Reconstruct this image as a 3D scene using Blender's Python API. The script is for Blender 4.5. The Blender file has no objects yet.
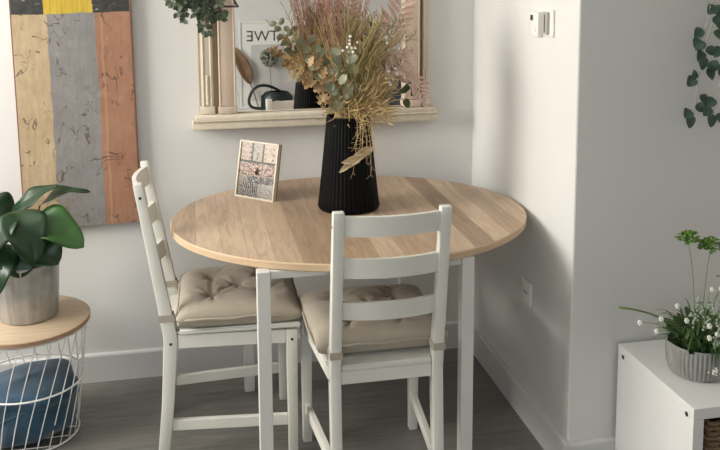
import bpy, bmesh, math, random
from mathutils import Vector, Matrix, Euler, Quaternion
PI = math.pi
R = random.Random(7)
sc = bpy.context.scene
col = sc.collection

# ------------------------------------------------------------------ materials
class NT:
    """small helper around a node tree"""
    def __init__(s, name):
        m = bpy.data.materials.new(name); m.use_nodes = True
        s.m = m; s.t = m.node_tree; s.n = s.t.nodes; s.b = s.n['Principled BSDF']
    def add(s, typ, **kw):
        n = s.n.new(typ)
        for k, v in kw.items():
            if k in n.inputs: n.inputs[k].default_value = v
            else: setattr(n, k, v)
        return n
    def link(s, a, b): s.t.links.new(a, b)
    def coord(s, scale=(1, 1, 1), loc=(0, 0, 0), rot=(0, 0, 0)):
        tc = s.add('ShaderNodeTexCoord'); mp = s.add('ShaderNodeMapping')
        mp.inputs['Scale'].default_value = scale; mp.inputs['Location'].default_value = loc; mp.inputs['Rotation'].default_value = rot
        s.link(tc.outputs['Object'], mp.inputs['Vector']); return mp.outputs['Vector']
    def noise(s, vec, scale=5, detail=4, rough=.55, dist=0):
        n = s.add('ShaderNodeTexNoise'); n.inputs['Scale'].default_value = scale; n.inputs['Detail'].default_value = detail
        n.inputs['Roughness'].default_value = rough; n.inputs['Distortion'].default_value = dist
        s.link(vec, n.inputs['Vector']); return n.outputs['Fac']
    def ramp(s, fac, stops):
        r = s.add('ShaderNodeValToRGB'); e = r.color_ramp.elements
        while len(e) < len(stops): e.new(.5)
        for i, (p, c) in enumerate(stops):
            e[i].position = p; e[i].color = (c[0], c[1], c[2], 1)
        s.link(fac, r.inputs['Fac']); return r.outputs['Color']
    def mix(s, fac, a, b, mode='MIX'):
        n = s.add('ShaderNodeMix'); n.data_type = 'RGBA'; n.blend_type = mode
        for sock, v in ((n.inputs[0], fac), (n.inputs[6], a), (n.inputs[7], b)):
            if isinstance(v, (int, float)): sock.default_value = v
            elif isinstance(v, tuple): sock.default_value = (v[0], v[1], v[2], 1)
            else: s.link(v, sock)
        return n.outputs[2]
    def math(s, op, a, b=0., c=0.):
        n = s.add('ShaderNodeMath'); n.operation = op
        for i, v in enumerate((a, b, c)):
            if isinstance(v, (int, float)): n.inputs[i].default_value = v
            else: s.link(v, n.inputs[i])
        return n.outputs[0]
    def sep(s, vec):
        n = s.add('ShaderNodeSeparateXYZ'); s.link(vec, n.inputs[0]); return n.outputs
    def white(s, val):
        n = s.add('ShaderNodeTexWhiteNoise'); n.noise_dimensions = '1D'; s.link(val, n.inputs['W']); return n.outputs['Value']
    def set(s, color=None, rough=None, metal=None, bump=None, bs=.1, bd=.01):
        for k, v in (('Base Color', color), ('Roughness', rough), ('Metallic', metal)):
            if v is None: continue
            if isinstance(v, tuple): s.b.inputs[k].default_value = (v[0], v[1], v[2], 1)
            elif isinstance(v, (int, float)): s.b.inputs[k].default_value = v
            else: s.link(v, s.b.inputs[k])
        if bump is not None:
            bp = s.add('ShaderNodeBump'); bp.inputs['Strength'].default_value = bs; bp.inputs['Distance'].default_value = bd
            s.link(bump, bp.inputs['Height']); s.link(bp.outputs['Normal'], s.b.inputs['Normal'])
        return s.m

def simple(name, c, rough=.5, metal=0., var=.06, nscale=8., bs=0., stretch=(1, 1, 1)):
    t = NT(name); v = t.coord(stretch); f = t.noise(v, nscale)
    lo = tuple(x * (1 - var) for x in c); hi = tuple(min(1, x * (1 + var)) for x in c)
    t.set(t.ramp(f, [(.3, lo), (.7, hi)]), rough, metal, f if bs else None, bs, .004)
    return t.m

M = {}
M['wall'] = simple('wall_paint', (.685, .672, .645), .85, var=.015, nscale=3, bs=.04)
M['ceiling'] = simple('ceiling_paint', (.8, .79, .77), .9, var=.01)
M['base'] = simple('baseboard_paint', (.60, .59, .58), .5, var=.015)
M['chairwhite'] = simple('white_lacquer', (.74, .72, .655), .38, var=.03, nscale=14, stretch=(1, 1, .15))
M['tablewhite'] = simple('white_steel', (.70, .685, .64), .4, var=.01)
M['bolt'] = simple('black_bolt', (.012, .011, .01), .4)
M['shelfwhite'] = simple('white_foil', (.80, .79, .765), .42, var=.02, nscale=4)
M['plastic'] = simple('white_plastic', (.80, .78, .73), .35, var=.01)
M['plasticgrey'] = simple('grey_plastic', (.42, .39, .35), .4, var=.01)
M['dark'] = simple('dark_plastic', (.03, .03, .032), .3)
M['wire'] = simple('white_wire', (.80, .79, .77), .35, var=.01)
M['blackwire'] = simple('black_wire', (.045, .03, .025), .45)
M['vase'] = simple('black_ceramic', (.004, .004, .004), .42); M['vase'].node_tree.nodes['Principled BSDF'].inputs['Specular IOR Level'].default_value = .07
M['soil'] = simple('soil', (.03, .022, .015), .95, var=.4, nscale=60, bs=.5)

def wood_planks(name, w, cols, x_axis=0, rough=.45, streak=.5, darkline=.6):
    t = NT(name); tc = t.coord(); o = t.sep(tc)
    px = t.math('DIVIDE', o[x_axis], w)
    idx = t.math('FLOOR', px); rnd = t.white(idx)
    base = t.ramp(rnd, cols)
    st = (14, 1.6, 1) if x_axis == 0 else (1.6, 14, 1)
    off = t.add('ShaderNodeCombineXYZ'); t.link(t.math('MULTIPLY', rnd, 9.), off.inputs[0]); t.link(t.math('MULTIPLY', rnd, 5.), off.inputs[1])
    va = t.add('ShaderNodeVectorMath'); va.operation = 'ADD'; t.link(tc, va.inputs[0]); t.link(off.outputs[0], va.inputs[1])
    mp = t.add('ShaderNodeMapping'); mp.inputs['Scale'].default_value = st; t.link(va.outputs[0], mp.inputs['Vector'])
    g = t.noise(mp.outputs[0], 3.2, 6, .6, 1.2)
    g2 = t.noise(mp.outputs[0], 16, 4, .7)
    gm = t.ramp(g, [(.30, (1 - streak * .62,) * 3), (.60, (1.0,) * 3)])
    gm2 = t.ramp(g2, [(.3, (.90,) * 3), (.7, (1.0,) * 3)])
    c = t.mix(1., base, gm, 'MULTIPLY'); c = t.mix(1., c, gm2, 'MULTIPLY')
    fr = t.math('FRACT', px)
    ln = t.math('GREATER_THAN', t.math('ABSOLUTE', t.math('SUBTRACT', fr, .5)), .488)
    c = t.mix(t.math('MULTIPLY', ln, darkline), c, (cols[0][1][0] * .5, cols[0][1][1] * .45, cols[0][1][2] * .4))
    t.set(c, rough, 0, g2, .06, .002); return t.m

M['tabletop'] = wood_planks('ash_planks', .0745, [(0., (.36, .245, .155)), (.25, (.54, .385, .255)), (.65, (.65, .485, .34)), (1., (.45, .32, .21))], 0, .42, .5, .35)
M['tableedge'] = simple('ash_edge', (.60, .43, .27), .45, var=.08, nscale=20, stretch=(.4, .4, 6))
M['floor'] = wood_planks('grey_floorboards', .19, [(0., (.185, .178, .160)), (.5, (.21, .203, .184)), (1., (.235, .227, .207))], 1, .42, .5, .45)
M['birch'] = simple('birch_ply', (.45, .345, .235), .45, var=.12, nscale=9, stretch=(1.2, 9, 1))
M['ply'] = simple('ply_edge', (.36, .23, .14), .6, var=.1, nscale=20, stretch=(1, 1, 12))
M['cream'] = simple('cream_wood', (.62, .545, .43), .5, var=.06, nscale=10, stretch=(3, 3, .6))
M['tanwood'] = simple('tan_wood', (.57, .455, .355), .5, var=.06, nscale=9, stretch=(4, 4, .5))
M['groove'] = simple('brown_groove', (.36, .285, .20), .7, var=.15)  # darker brown than the frame wood, for the backboard between mouldings

t = NT('mirror_silver'); M['mirror'] = t.set((.93, .93, .92), .008, 1.0)

def fabric(name, c, var=.18, sc_=260, sheen=.3):
    t = NT(name); v = t.coord(); a = t.noise(v, 9, 5, .6, .8); b = t.noise(v, sc_, 2)
    lo = tuple(x * (1 - var) for x in c); hi = tuple(min(1, x * (1 + var)) for x in c)
    t.set(t.mix(.25, t.ramp(a, [(.3, lo), (.7, hi)]), t.ramp(b, [(.3, lo), (.7, hi)])), .8, 0, t.math('ADD', t.math('MULTIPLY', a, .8), t.math('MULTIPLY', b, .15)), .35, .006)
    t.b.inputs['Sheen Weight'].default_value = sheen
    return t.m
M['cushion'] = fabric('taupe_cotton', (.41, .355, .275), .12)
M['tie'] = fabric('taupe_tape', (.40, .35, .285), .08)
M['blue'] = fabric('blue_velvet', (.018, .060, .105), .5, 120, .25)
M['darkblue'] = fabric('navy_fabric', (.07, .075, .085), .2)

t = NT('galvanised_zinc'); v = t.coord((16, 16, .7)); f = t.noise(v, 2.5, 5, .6); v2 = t.coord(); f2 = t.noise(v2, 22, 3)
M['zinc'] = t.set(t.mix(.4, t.ramp(f, [(.3, (.28, .28, .275)), (.7, (.58, .58, .57))]), t.ramp(f2, [(.35, (.34, .33, .31)), (.65, (.52, .51, .49))])), .42, .75, f, .08, .002)
t = NT('grey_stoneware'); v = t.coord((1, 1, .4)); f = t.noise(v, 30, 4)
M['stoneware'] = t.set(t.ramp(f, [(.3, (.19, .187, .178)), (.7, (.34, .335, .315))]), .6, .0, f, .2, .002)

def leafmat(name, a, b, rough=.45, sss=0., scale=14):
    t = NT(name); v = t.coord(); f = t.noise(v, scale, 4)
    t.set(t.ramp(f, [(.32, a), (.68, b)]), rough)
    t.b.inputs['Specular IOR Level'].default_value = .4
    return t.m
M['bigleaf'] = leafmat('dark_glossy_leaf', (.007, .026, .008), (.014, .047, .014), .34, scale=5)
M['midleaf'] = leafmat('mid_green_leaf', (.028, .085, .018), (.045, .125, .028), .40, scale=5)
M['petiole'] = leafmat('green_petiole', (.05, .10, .03), (.08, .15, .05))
M['euc'] = leafmat('eucalyptus_leaf', (.16, .175, .10), (.31, .315, .21), .6)
M['eucdark'] = leafmat('dark_eucalyptus_leaf', (.06, .085, .05), (.13, .165, .105), .6)
M['eucstem'] = leafmat('brown_stem', (.16, .10, .06), (.25, .17, .10), .7)
M['oak'] = leafmat('dried_oak_leaf', (.27, .165, .07), (.46, .315, .165), .65)
M['straw'] = leafmat('dry_straw', (.42, .285, .11), (.66, .49, .25), .65)
M['oat'] = leafmat('pale_oat_husk', (.55, .42, .24), (.76, .62, .42), .6)
M['olivegrass'] = leafmat('olive_dry_grass', (.20, .16, .06), (.42, .32, .13), .65)
M['redgrass'] = leafmat('russet_dry_grass', (.23, .10, .07), (.38, .205, .15), .65)
M['pinkfern'] = leafmat('pink_dried_fern', (.52, .34, .265), (.64, .46, .375), .7)
M['white'] = leafmat('white_petal', (.75, .74, .66), (.86, .85, .78), .6)
M['twigleaf'] = leafmat('deep_green_leaf', (.03, .06, .02), (.06, .10, .035), .45)
M['ivy'] = leafmat('silk_ivy_leaf', (.035, .072, .05), (.08, .135, .095), .55, scale=30)
M['ivystem'] = leafmat('pale_ivy_stem', (.36, .36, .28), (.46, .45, .36), .6)
M['grassblade'] = leafmat('grass_blade', (.04, .095, .025), (.12, .21, .06), .5)
M['lime'] = leafmat('lime_umbel', (.10, .22, .03), (.22, .36, .07), .6, scale=60)
M['palestem'] = leafmat('olive_stem', (.12, .19, .06), (.18, .26, .09), .55)
M['greybud'] = leafmat('sage_bud', (.22, .28, .20), (.42, .47, .38), .7, scale=60)
M['rattan'] = simple('brown_rattan', (.20, .125, .07), .6, var=.3, nscale=40, stretch=(1, 1, 4))
M['candarkgreen'] = simple('dark_green_enamel', (.008, .016, .013), .35)
M['brownleaf'] = leafmat('brown_palm_leaf', (.16, .09, .05), (.25, .155, .085), .7)
M['globe'] = leafmat('dried_globe_flower', (.16, .17, .12), (.32, .31, .24), .8, scale=40)
M['paper'] = simple('poster_paper', (.80, .79, .75), .7, var=.01)
M['posterpanel'] = simple('poster_panel', (.58, .57, .55), .7, var=.06, nscale=6)
M['ink'] = simple('poster_ink', (.06, .06, .06), .7)
M['windowframe'] = simple('window_paint', (.8, .8, .78), .4)
t = NT('clear_glass'); t.set((1, 1, 1), .0); t.b.inputs['Transmission Weight'].default_value = 1.0; t.b.inputs['IOR'].default_value = 1.1; M['glass'] = t.m

# painted canvas: three distressed stripes under a black / yellow band, object space x from -.212 to .212, z from 0 up
t = NT('abstract_canvas'); tc = t.coord(); o = t.sep(tc)
wob = t.math('MULTIPLY', t.math('SUBTRACT', t.noise(tc, 9, 5), .5), .022)
x = t.math('ADD', o[0], wob); z = t.math('ADD', o[2], t.math('MULTIPLY', wob, .6))
n1 = t.noise(tc, 7, 6, .65); n2 = t.noise(t.coord((30, 1, 6)), 2.2, 5, .7); n3 = t.noise(tc, 45, 3)
tan = t.mix(.5, t.ramp(n1, [(.3, (.34, .24, .125)), (.5, (.45, .335, .20)), (.72, (.56, .45, .30))]), t.ramp(n2, [(.3, (.33, .22, .12)), (.7, (.53, .42, .27))]))
gry = t.mix(.5, t.ramp(n1, [(.3, (.165, .155, .15)), (.5, (.225, .212, .205)), (.75, (.33, .31, .285))]), t.ramp(n2, [(.3, (.17, .16, .152)), (.7, (.27, .258, .248))]))
ter = t.mix(.5, t.ramp(n1, [(.3, (.24, .105, .06)), (.5, (.33, .165, .095)), (.78, (.46, .27, .17))]), t.ramp(n2, [(.3, (.26, .12, .07)), (.7, (.39, .205, .125))]))
c = t.mix(t.math('GREATER_THAN', x, -.086), tan, gry)
c = t.mix(t.math('GREATER_THAN', x, .083), c, ter)
# thin gold line inside the right stripe edge
gl = t.math('LESS_THAN', t.math('ABSOLUTE', t.math('SUBTRACT', x, .105)), .004)
c = t.mix(t.math('MULTIPLY', gl, .22), c, (.62, .42, .18))
# scratches and dark chips
cr1 = t.noise(t.coord((1.2, 1, 1)), 8, 2, .5, 1.6); cr2 = t.noise(t.coord((2.0, 1, .9), (3, 0, 1)), 5, 3, .55, 1.0)
mk1 = t.noise(tc, 10, 2, .5); mk2 = t.noise(t.coord((1, 1, 1), (5, 0, 2)), 7, 2, .5)
crack = t.math('MULTIPLY', t.math('LESS_THAN', t.math('ABSOLUTE', t.math('SUBTRACT', cr1, .48)), .014), t.math('GREATER_THAN', mk1, .57))
crack = t.math('MAXIMUM', crack, t.math('MULTIPLY', t.math('LESS_THAN', t.math('ABSOLUTE', t.math('SUBTRACT', cr2, .5)), .007), t.math('GREATER_THAN', mk2, .54)))
blot = t.noise(t.coord((1, 1, .8), (1, 0, 7)), 6, 6, .7)
c = t.mix(t.math('MULTIPLY', t.math('GREATER_THAN', blot, .60), .35), c, (.20, .13, .09))
c = t.mix(t.math('MULTIPLY', t.math('LESS_THAN', blot, .38), .14), c, (.56, .47, .36))
c = t.mix(t.math('MULTIPLY', crack, .75), c, (.10, .055, .04))
pale = t.math('GREATER_THAN', t.noise(t.coord((14, 1, 26)), 2.0, 5, .7), .665)
c = t.mix(t.math('MULTIPLY', pale, .16), c, (.60, .52, .40))
yel = t.ramp(t.noise(t.coord((40, 1, 3)), 2, 4), [(.3, (.40, .26, .02)), (.7, (.62, .45, .05))])
blk = t.ramp(n3, [(.3, (.018, .018, .016)), (.7, (.045, .045, .04))])
blk = t.mix(t.math('GREATER_THAN', t.noise(t.coord((10, 1, 30)), 2.4, 4), .64), blk, (.42, .42, .38))
top = t.mix(t.math('MULTIPLY', t.math('GREATER_THAN', x, -.094), t.math('LESS_THAN', x, .074)), blk, yel)
c = t.mix(t.math('GREATER_THAN', z, .803), c, top)
c = t.mix(t.math('GREATER_THAN', t.math('ABSOLUTE', o[0]), .2075), c, (.20, .085, .055))
M['canvas'] = t.set(c, .7, 0, n1, .25, .006)
M['canvasedge'] = simple('canvas_edge', (.22, .10, .07), .8, var=.2, nscale=30)

# picture print uses a colour attribute drawn face by face
t = NT('printed_illustration'); a = t.add('ShaderNodeAttribute'); a.attribute_name = 'print'
t.link(a.outputs['Color'], t.b.inputs['Base Color']); t.b.inputs['Roughness'].default_value = .35; M['print'] = t.m

# ------------------------------------------------------------------ mesh builder
class MB:
    def __init__(s): s.bm = bmesh.new()
    def _merge(s, verts, faces):
        vs = [s.bm.verts.new(v) for v in verts]
        for f in faces:
            try: s.bm.faces.new([vs[i] for i in f])
            except ValueError: pass
        return vs
    def box(s, lo, hi, bevel=0., mat=None):
        b = bmesh.new()
        x0, y0, z0 = lo; x1, y1, z1 = hi
        v = [b.verts.new(p) for p in ((x0,y0,z0),(x1,y0,z0),(x1,y1,z0),(x0,y1,z0),(x0,y0,z1),(x1,y0,z1),(x1,y1,z1),(x0,y1,z1))]
        for f in ((0,3,2,1),(4,5,6,7),(0,1,5,4),(1,2,6,5),(2,3,7,6),(3,0,4,7)): b.faces.new([v[i] for i in f])
        if bevel: bmesh.ops.bevel(b, geom=b.edges[:], offset=bevel, segments=2, profile=.5, affect='EDGES')
        s.take(b, mat); return s
    def take(s, b, mat=None):
        b.verts.index_update()
        vs = [s.bm.verts.new((mat @ v.co) if mat else v.co) for v in b.verts]
        for f in b.faces: s.bm.faces.new([vs[v.index] for v in f.verts])
        b.free()
    def loft(s, rings, cap=True, closed=True):
        L = [[s.bm.verts.new(p) for p in r] for r in rings]
        n = len(L[0])
        for a, b in zip(L, L[1:]):
            for i in range(n if closed else n - 1):
                j = (i + 1) % n
                s.bm.faces.new((a[i], a[j], b[j], b[i]))
        if cap and closed:
            s.bm.faces.new(L[0][::-1]); s.bm.faces.new(L[-1])
        return L
    def bar(s, stations, bevel=0.):
        """stations: (center, wx, wy) rectangles stacked (mostly in z)"""
        b = MB()
        rings = []
        for c, wx, wy in stations:
            x, y, z = c
            rings.append([(x-wx/2,y-wy/2,z),(x+wx/2,y-wy/2,z),(x+wx/2,y+wy/2,z),(x-wx/2,y+wy/2,z)])
        b.loft(rings)
        if bevel: bmesh.ops.bevel(b.bm, geom=b.bm.edges[:], offset=bevel, segments=2, profile=.5, affect='EDGES')
        s.take(b.bm); return s
    def beam(s, p0, p1, w, h, bevel=0., up=(0, 0, 1)):
        p0 = Vector(p0); p1 = Vector(p1); d = (p1 - p0).normalized()
        sd = d.cross(Vector(up)).normalized(); u = sd.cross(d)
        b = MB(); rings = []
        for p in (p0, p1):
            rings.append([p - sd*w/2 - u*h/2, p + sd*w/2 - u*h/2, p + sd*w/2 + u*h/2, p - sd*w/2 + u*h/2])
        b.loft(rings)
        if bevel: bmesh.ops.bevel(b.bm, geom=b.bm.edges[:], offset=bevel, segments=2, profile=.5, affect='EDGES')
        s.take(b.bm); return s
    def tube(s, pts, r, n=6, closed=False, r1=None):
        pts = [Vector(p) for p in pts]; N = len(pts)
        rings = []; prev = None
        for i, p in enumerate(pts):
            if closed: d = pts[(i+1) % N] - pts[i-1]
            else: d = pts[min(i+1, N-1)] - pts[max(i-1, 0)]
            if d.length < 1e-9: d = Vector((0, 0, 1))
            d.normalize()
            if prev is None:
                a = Vector((0, 0, 1)) if abs(d.z) < .9 else Vector((1, 0, 0))
                u = d.cross(a).normalized()
            else:
                u = prev - d * prev.dot(d)
                u = u.normalized() if u.length > 1e-6 else d.orthogonal().normalized()
            prev = u; w = d.cross(u)
            rr = r if r1 is None else r + (r1 - r) * i / max(1, N - 1)
            rings.append([p + (u*math.cos(2*PI*k/n) + w*math.sin(2*PI*k/n)) * rr for k in range(n)])
        if closed:
            L = [[s.bm.verts.new(q) for q in ring] for ring in rings]
            for i in range(N):
                a, b = L[i], L[(i+1) % N]
                for k in range(n): s.bm.faces.new((a[k], a[(k+1) % n], b[(k+1) % n], b[k]))
        else: s.loft(rings)
        return s
    def lathe(s, prof, n=48, c=(0, 0, 0), flute=0, amp=0., caps=(True, True)):
        rings = []
        for q in prof:
            r, z = q[0], q[1]; a_ = amp if len(q) < 3 else q[2]
            rings.append([(c[0] + (r + a_*math.cos(flute*2*PI*k/n)) * math.cos(2*PI*k/n), c[1] + (r + a_*math.cos(flute*2*PI*k/n)) * math.sin(2*PI*k/n), c[2] + z) for k in range(n)])
        L = s.loft(rings, cap=False)
        if caps[0]: s.bm.faces.new(L[0][::-1])
        if caps[1]: s.bm.faces.new(L[-1])
        return s
    def ball(s, c, r, seg=10, sq=(1, 1, 1)):
        b = bmesh.new(); bmesh.ops.create_uvsphere(b, u_segments=seg, v_segments=max(4, seg*2//3), radius=r)
        s.take(b, Matrix.Translation(c) @ Matrix.Diagonal((sq[0], sq[1], sq[2], 1))); return s
    def disc(s, c, axis, r, h, n=12):
        c = Vector(c); axis = Vector(axis).normalized(); u = axis.orthogonal().normalized(); w = axis.cross(u)
        s.loft([[c + axis*t + (u*math.cos(2*PI*k/n) + w*math.sin(2*PI*k/n))*r for k in range(n)] for t in (0, h)]); return s
    def leaf(s, p0, p1, w, nrm=(0, -1, .3), sag=0., fold=.15, n=7, m=2, shape='oval', wave=0., rnd=None):
        p0 = Vector(p0); p1 = Vector(p1); d = p1 - p0; L = d.length
        if L < 1e-6: return s
        d.normalize(); nr = Vector(nrm); sd = d.cross(nr)
        sd = sd.normalized() if sd.length > 1e-5 else d.orthogonal().normalized()
        up = sd.cross(d)
        rows = []; ph = (rnd or R).random() * 6
        for i in range(n + 1):
            t = i / n
            if shape == 'oval': ww = w * math.sin(PI * (t ** .85 * .96 + .02)) ** .75
            elif shape == 'round': ww = w * math.sqrt(max(0, 1 - (2*t*.98 - .98) ** 2))
            elif shape == 'heart': ww = w * math.sin(PI * (min(1, t ** .62 * .97 + .03))) ** .6
            elif shape == 'obovate': ww = w * math.sin(PI * (t ** 1.5 * .9 + .06)) ** .7
            elif shape == 'oak': ww = w * (math.sin(PI * (t ** 1.1 * .93 + .04)) ** .8) * (.72 + .28 * math.cos(t * 21))
            else: ww = w * (1 - t) ** .7 * min(1, t * 8 + .25)
            c = p0 + d*L*t + up * (sag * 4 * t * (1 - t)) 
            row = []
            for k in range(-m, m + 1):
                q = k / m
                zz = fold * ww * abs(q) + wave * math.sin(t*9 + ph + q*2) * abs(q) * ww
                row.append(c + sd * ww * .5 * q + up * zz)
            rows.append(row)
        s.loft(rows, cap=False, closed=False); return s
    def build(s, name, mat, parent=None, smooth=False, loc=None, rot=None, thick=0.):
        me = bpy.data.meshes.new(name)
        bmesh.ops.remove_doubles(s.bm, verts=s.bm.verts[:], dist=1e-6)
        bmesh.ops.recalc_face_normals(s.bm, faces=s.bm.faces[:])
        s.bm.to_mesh(me); s.bm.free()
        mats = mat if isinstance(mat, (list, tuple)) else [mat]
        for m in mats: me.materials.append(m)
        o = bpy.data.objects.new(name, me); col.objects.link(o)
        if smooth:
            for p in me.polygons: p.use_smooth = True
            if smooth != 'all':
                try: me.set_sharp_from_angle(angle=math.radians(40))
                except Exception: pass
        if parent: o.parent = parent
        if loc: o.location = loc
        if rot: o.rotation_euler = rot
        if thick:
            md = o.modifiers.new('thickness', 'SOLIDIFY'); md.thickness = thick; md.offset = 0
        return o

def tag(o, label=None, cat=None, group=None, kind=None):
    if label: o['label'] = label
    if cat: o['category'] = cat
    if group: o['group'] = group
    if kind: o['kind'] = kind
    return o
def thing(name, label, cat, loc=(0, 0, 0), rz=0., group=None):
    o = bpy.data.objects.new(name, None); col.objects.link(o); o.empty_display_size = .1
    o.location = loc; o.rotation_euler = (0, 0, rz)
    return tag(o, label, cat, group)
def struct(name, mb, mat, **k): return tag(mb.build(name, mat, **k), kind='structure')
def copy_tree(o, parent=None):
    c = o.copy(); col.objects.link(c); c.parent = parent
    for ch in [x for x in col.objects if x.parent == o]: copy_tree(ch, c)
    return c
def bez(a, b, c, n=8):
    a, b, c = Vector(a), Vector(b), Vector(c)
    return [a*(1-t)**2 + b*2*t*(1-t) + c*t*t for t in [i/n for i in range(n+1)]]

# ------------------------------------------------------------------ room
XL, XR, XC, YF, YS, ZC = -2.5, 3.0, 1.134, -3.85, -.958, 2.55
struct('floor', MB().box((XL, YF, -.05), (XR, 0, 0)), M['floor'])
struct('ceiling', MB().box((XL-.12, YF-.12, ZC), (XR+.12, .12, ZC+.1)), M['ceiling'])
struct('wall_back', MB().box((XL, 0, -.05), (XC+.1, .12, ZC)), M['wall'])
m = MB()
ring = [(XC, 0), (XC, YS+.006), (XC+.0018, YS+.0018), (XC+.006, YS), (XC+.30, YS), (XC+.30, 0)]
m.loft([[(x, y, z) for x, y in ring] for z in (-.05, ZC)])
struct('wall_right', m, M['wall'])
struct('wall_side', MB().box((XC+.30, YS, -.05), (XR, YS+.12, ZC)), M['wall'])
struct('wall_far_right', MB().box((XR, YF, -.05), (XR+.12, YS, ZC)), M['wall'])
# window opening in the left wall; the one behind the camera is added for fill light
W1 = (-1.65, -.25, 1.32, 2.48)
m = MB(); m.box((XL-.12, YF, -.05), (XL, W1[0], ZC)); m.box((XL-.12, W1[1], -.05), (XL, .12, ZC))
m.box((XL-.12, W1[0], -.05), (XL, W1[1], W1[2])); m.box((XL-.12, W1[0], W1[3]), (XL, W1[1], ZC))
struct('wall_left', m, M['wall'])
W2 = (-1.35, .15, .95, 2.35)
m = MB(); m.box((XL-.12, YF-.12, -.05), (W2[0], YF, ZC)); m.box((W2[1], YF-.12, -.05), (XR+.12, YF, ZC))
m.box((W2[0], YF-.12, -.05), (W2[1], YF, W2[2])); m.box((W2[0], YF-.12, W2[3]), (W2[1], YF, ZC))
struct('wall_front', m, M['wall'])
def window(name, axis, a0, a1, z0, z1, c):
    m = MB(); w = .05
    def bx(u0, u1, zz0, zz1):
        if axis == 'x': m.box((c-.03, u0, zz0), (c+.03, u1, zz1), .004)
        else: m.box((u0, c-.03, zz0), (u1, c+.03, zz1), .004)
    bx(a0, a0+w, z0, z1); bx(a1-w, a1, z0, z1); bx(a0+w, a1-w, z0, z0+w); bx(a0+w, a1-w, z1-w, z1)
    mid = (a0+a1)/2; bx(mid-.03, mid+.03, z0+w, z1-w)
    r = struct(name, m, M['windowframe'])
    g = MB()
    if axis == 'x': g.box((c-.004, a0+w, z0+w), (c+.004, a1-w, z1-w))
    else: g.box((a0+w, c-.004, z0+w), (a1-w, c+.004, z1-w))
    g.build('window_pane', M['glass'], r)
window('window_1', 'x', W1[0], W1[1], W1[2], W1[3], XL-.07)
window('fill_window', 'y', W2[0], W2[1], W2[2], W2[3], YF-.07)  # unseen window added to carry the front fill light
# baseboards with a chamfered top
def base_profile(name, p0, p1, nrm, h=.113, d=.014):
    p0 = Vector((*p0, 0)); p1 = Vector((*p1, 0)); nn = Vector((*nrm, 0))
    prof = [(0, 0), (d, 0), (d, h-.010), (d-.002, h-.004), (d-.007, h), (0, h)]
    m = MB(); m.loft([[p + nn*a + Vector((0, 0, z)) for a, z in prof] for p in (p0, p1)])
    return struct(name, m, M['base'])
base_profile('baseboard_back', (XL, 0), (XC-.014, 0), (0, -1))
base_profile('baseboard_right', (XC, 0), (XC, YS-.014), (-1, 0))
base_profile('baseboard_side', (XC, YS), (XR, YS), (0, -1))
base_profile('baseboard_left', (XL, 0-.014), (XL, YF), (1, 0))

# ------------------------------------------------------------------ dining table
TX, TY, RX, RY, TH = .5224, -.520, .6035, .512, .771
tb = thing('dining_table', 'oval plank-topped wooden dining table on white square legs in the corner', 'table', (TX, TY, 0))
N = 128
def ell(rx, ry, z): return [(rx*math.cos(2*PI*k/N), ry*math.sin(2*PI*k/N), z) for k in range(N)]
m = MB(); L = m.loft([ell(RX-.003, RY-.003, TH-.024), ell(RX, RY, TH-.021), ell(RX, RY, TH-.003), ell(RX-.003, RY-.003, TH)])
top = m.build('tabletop', [M['tabletop'], M['tableedge']], tb, smooth=True)
for p in top.data.polygons: p.material_index = 0 if p.normal.z > .9 else 1
lx = (.1855-TX, .792-TX); ly = (-.960-TY, -.1945-TY)
for x in lx:
    for y in ly:
        m = MB(); m.box((x-.019, y-.019, 0), (x+.019, y+.019, TH-.024), .002); m.build('leg', M['tablewhite'], tb)
zb, zt = TH-.048, TH-.025
for x in lx: MB().box((x-.011, ly[0]+.020, zb), (x+.011, ly[1]-.020, zt), .0015).build('apron', M['tablewhite'], tb)
for y in ly: MB().box((lx[0]+.020, y-.011, zb), (lx[1]-.020, y+.011, zt), .0015).build('apron', M['tablewhite'], tb)

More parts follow.
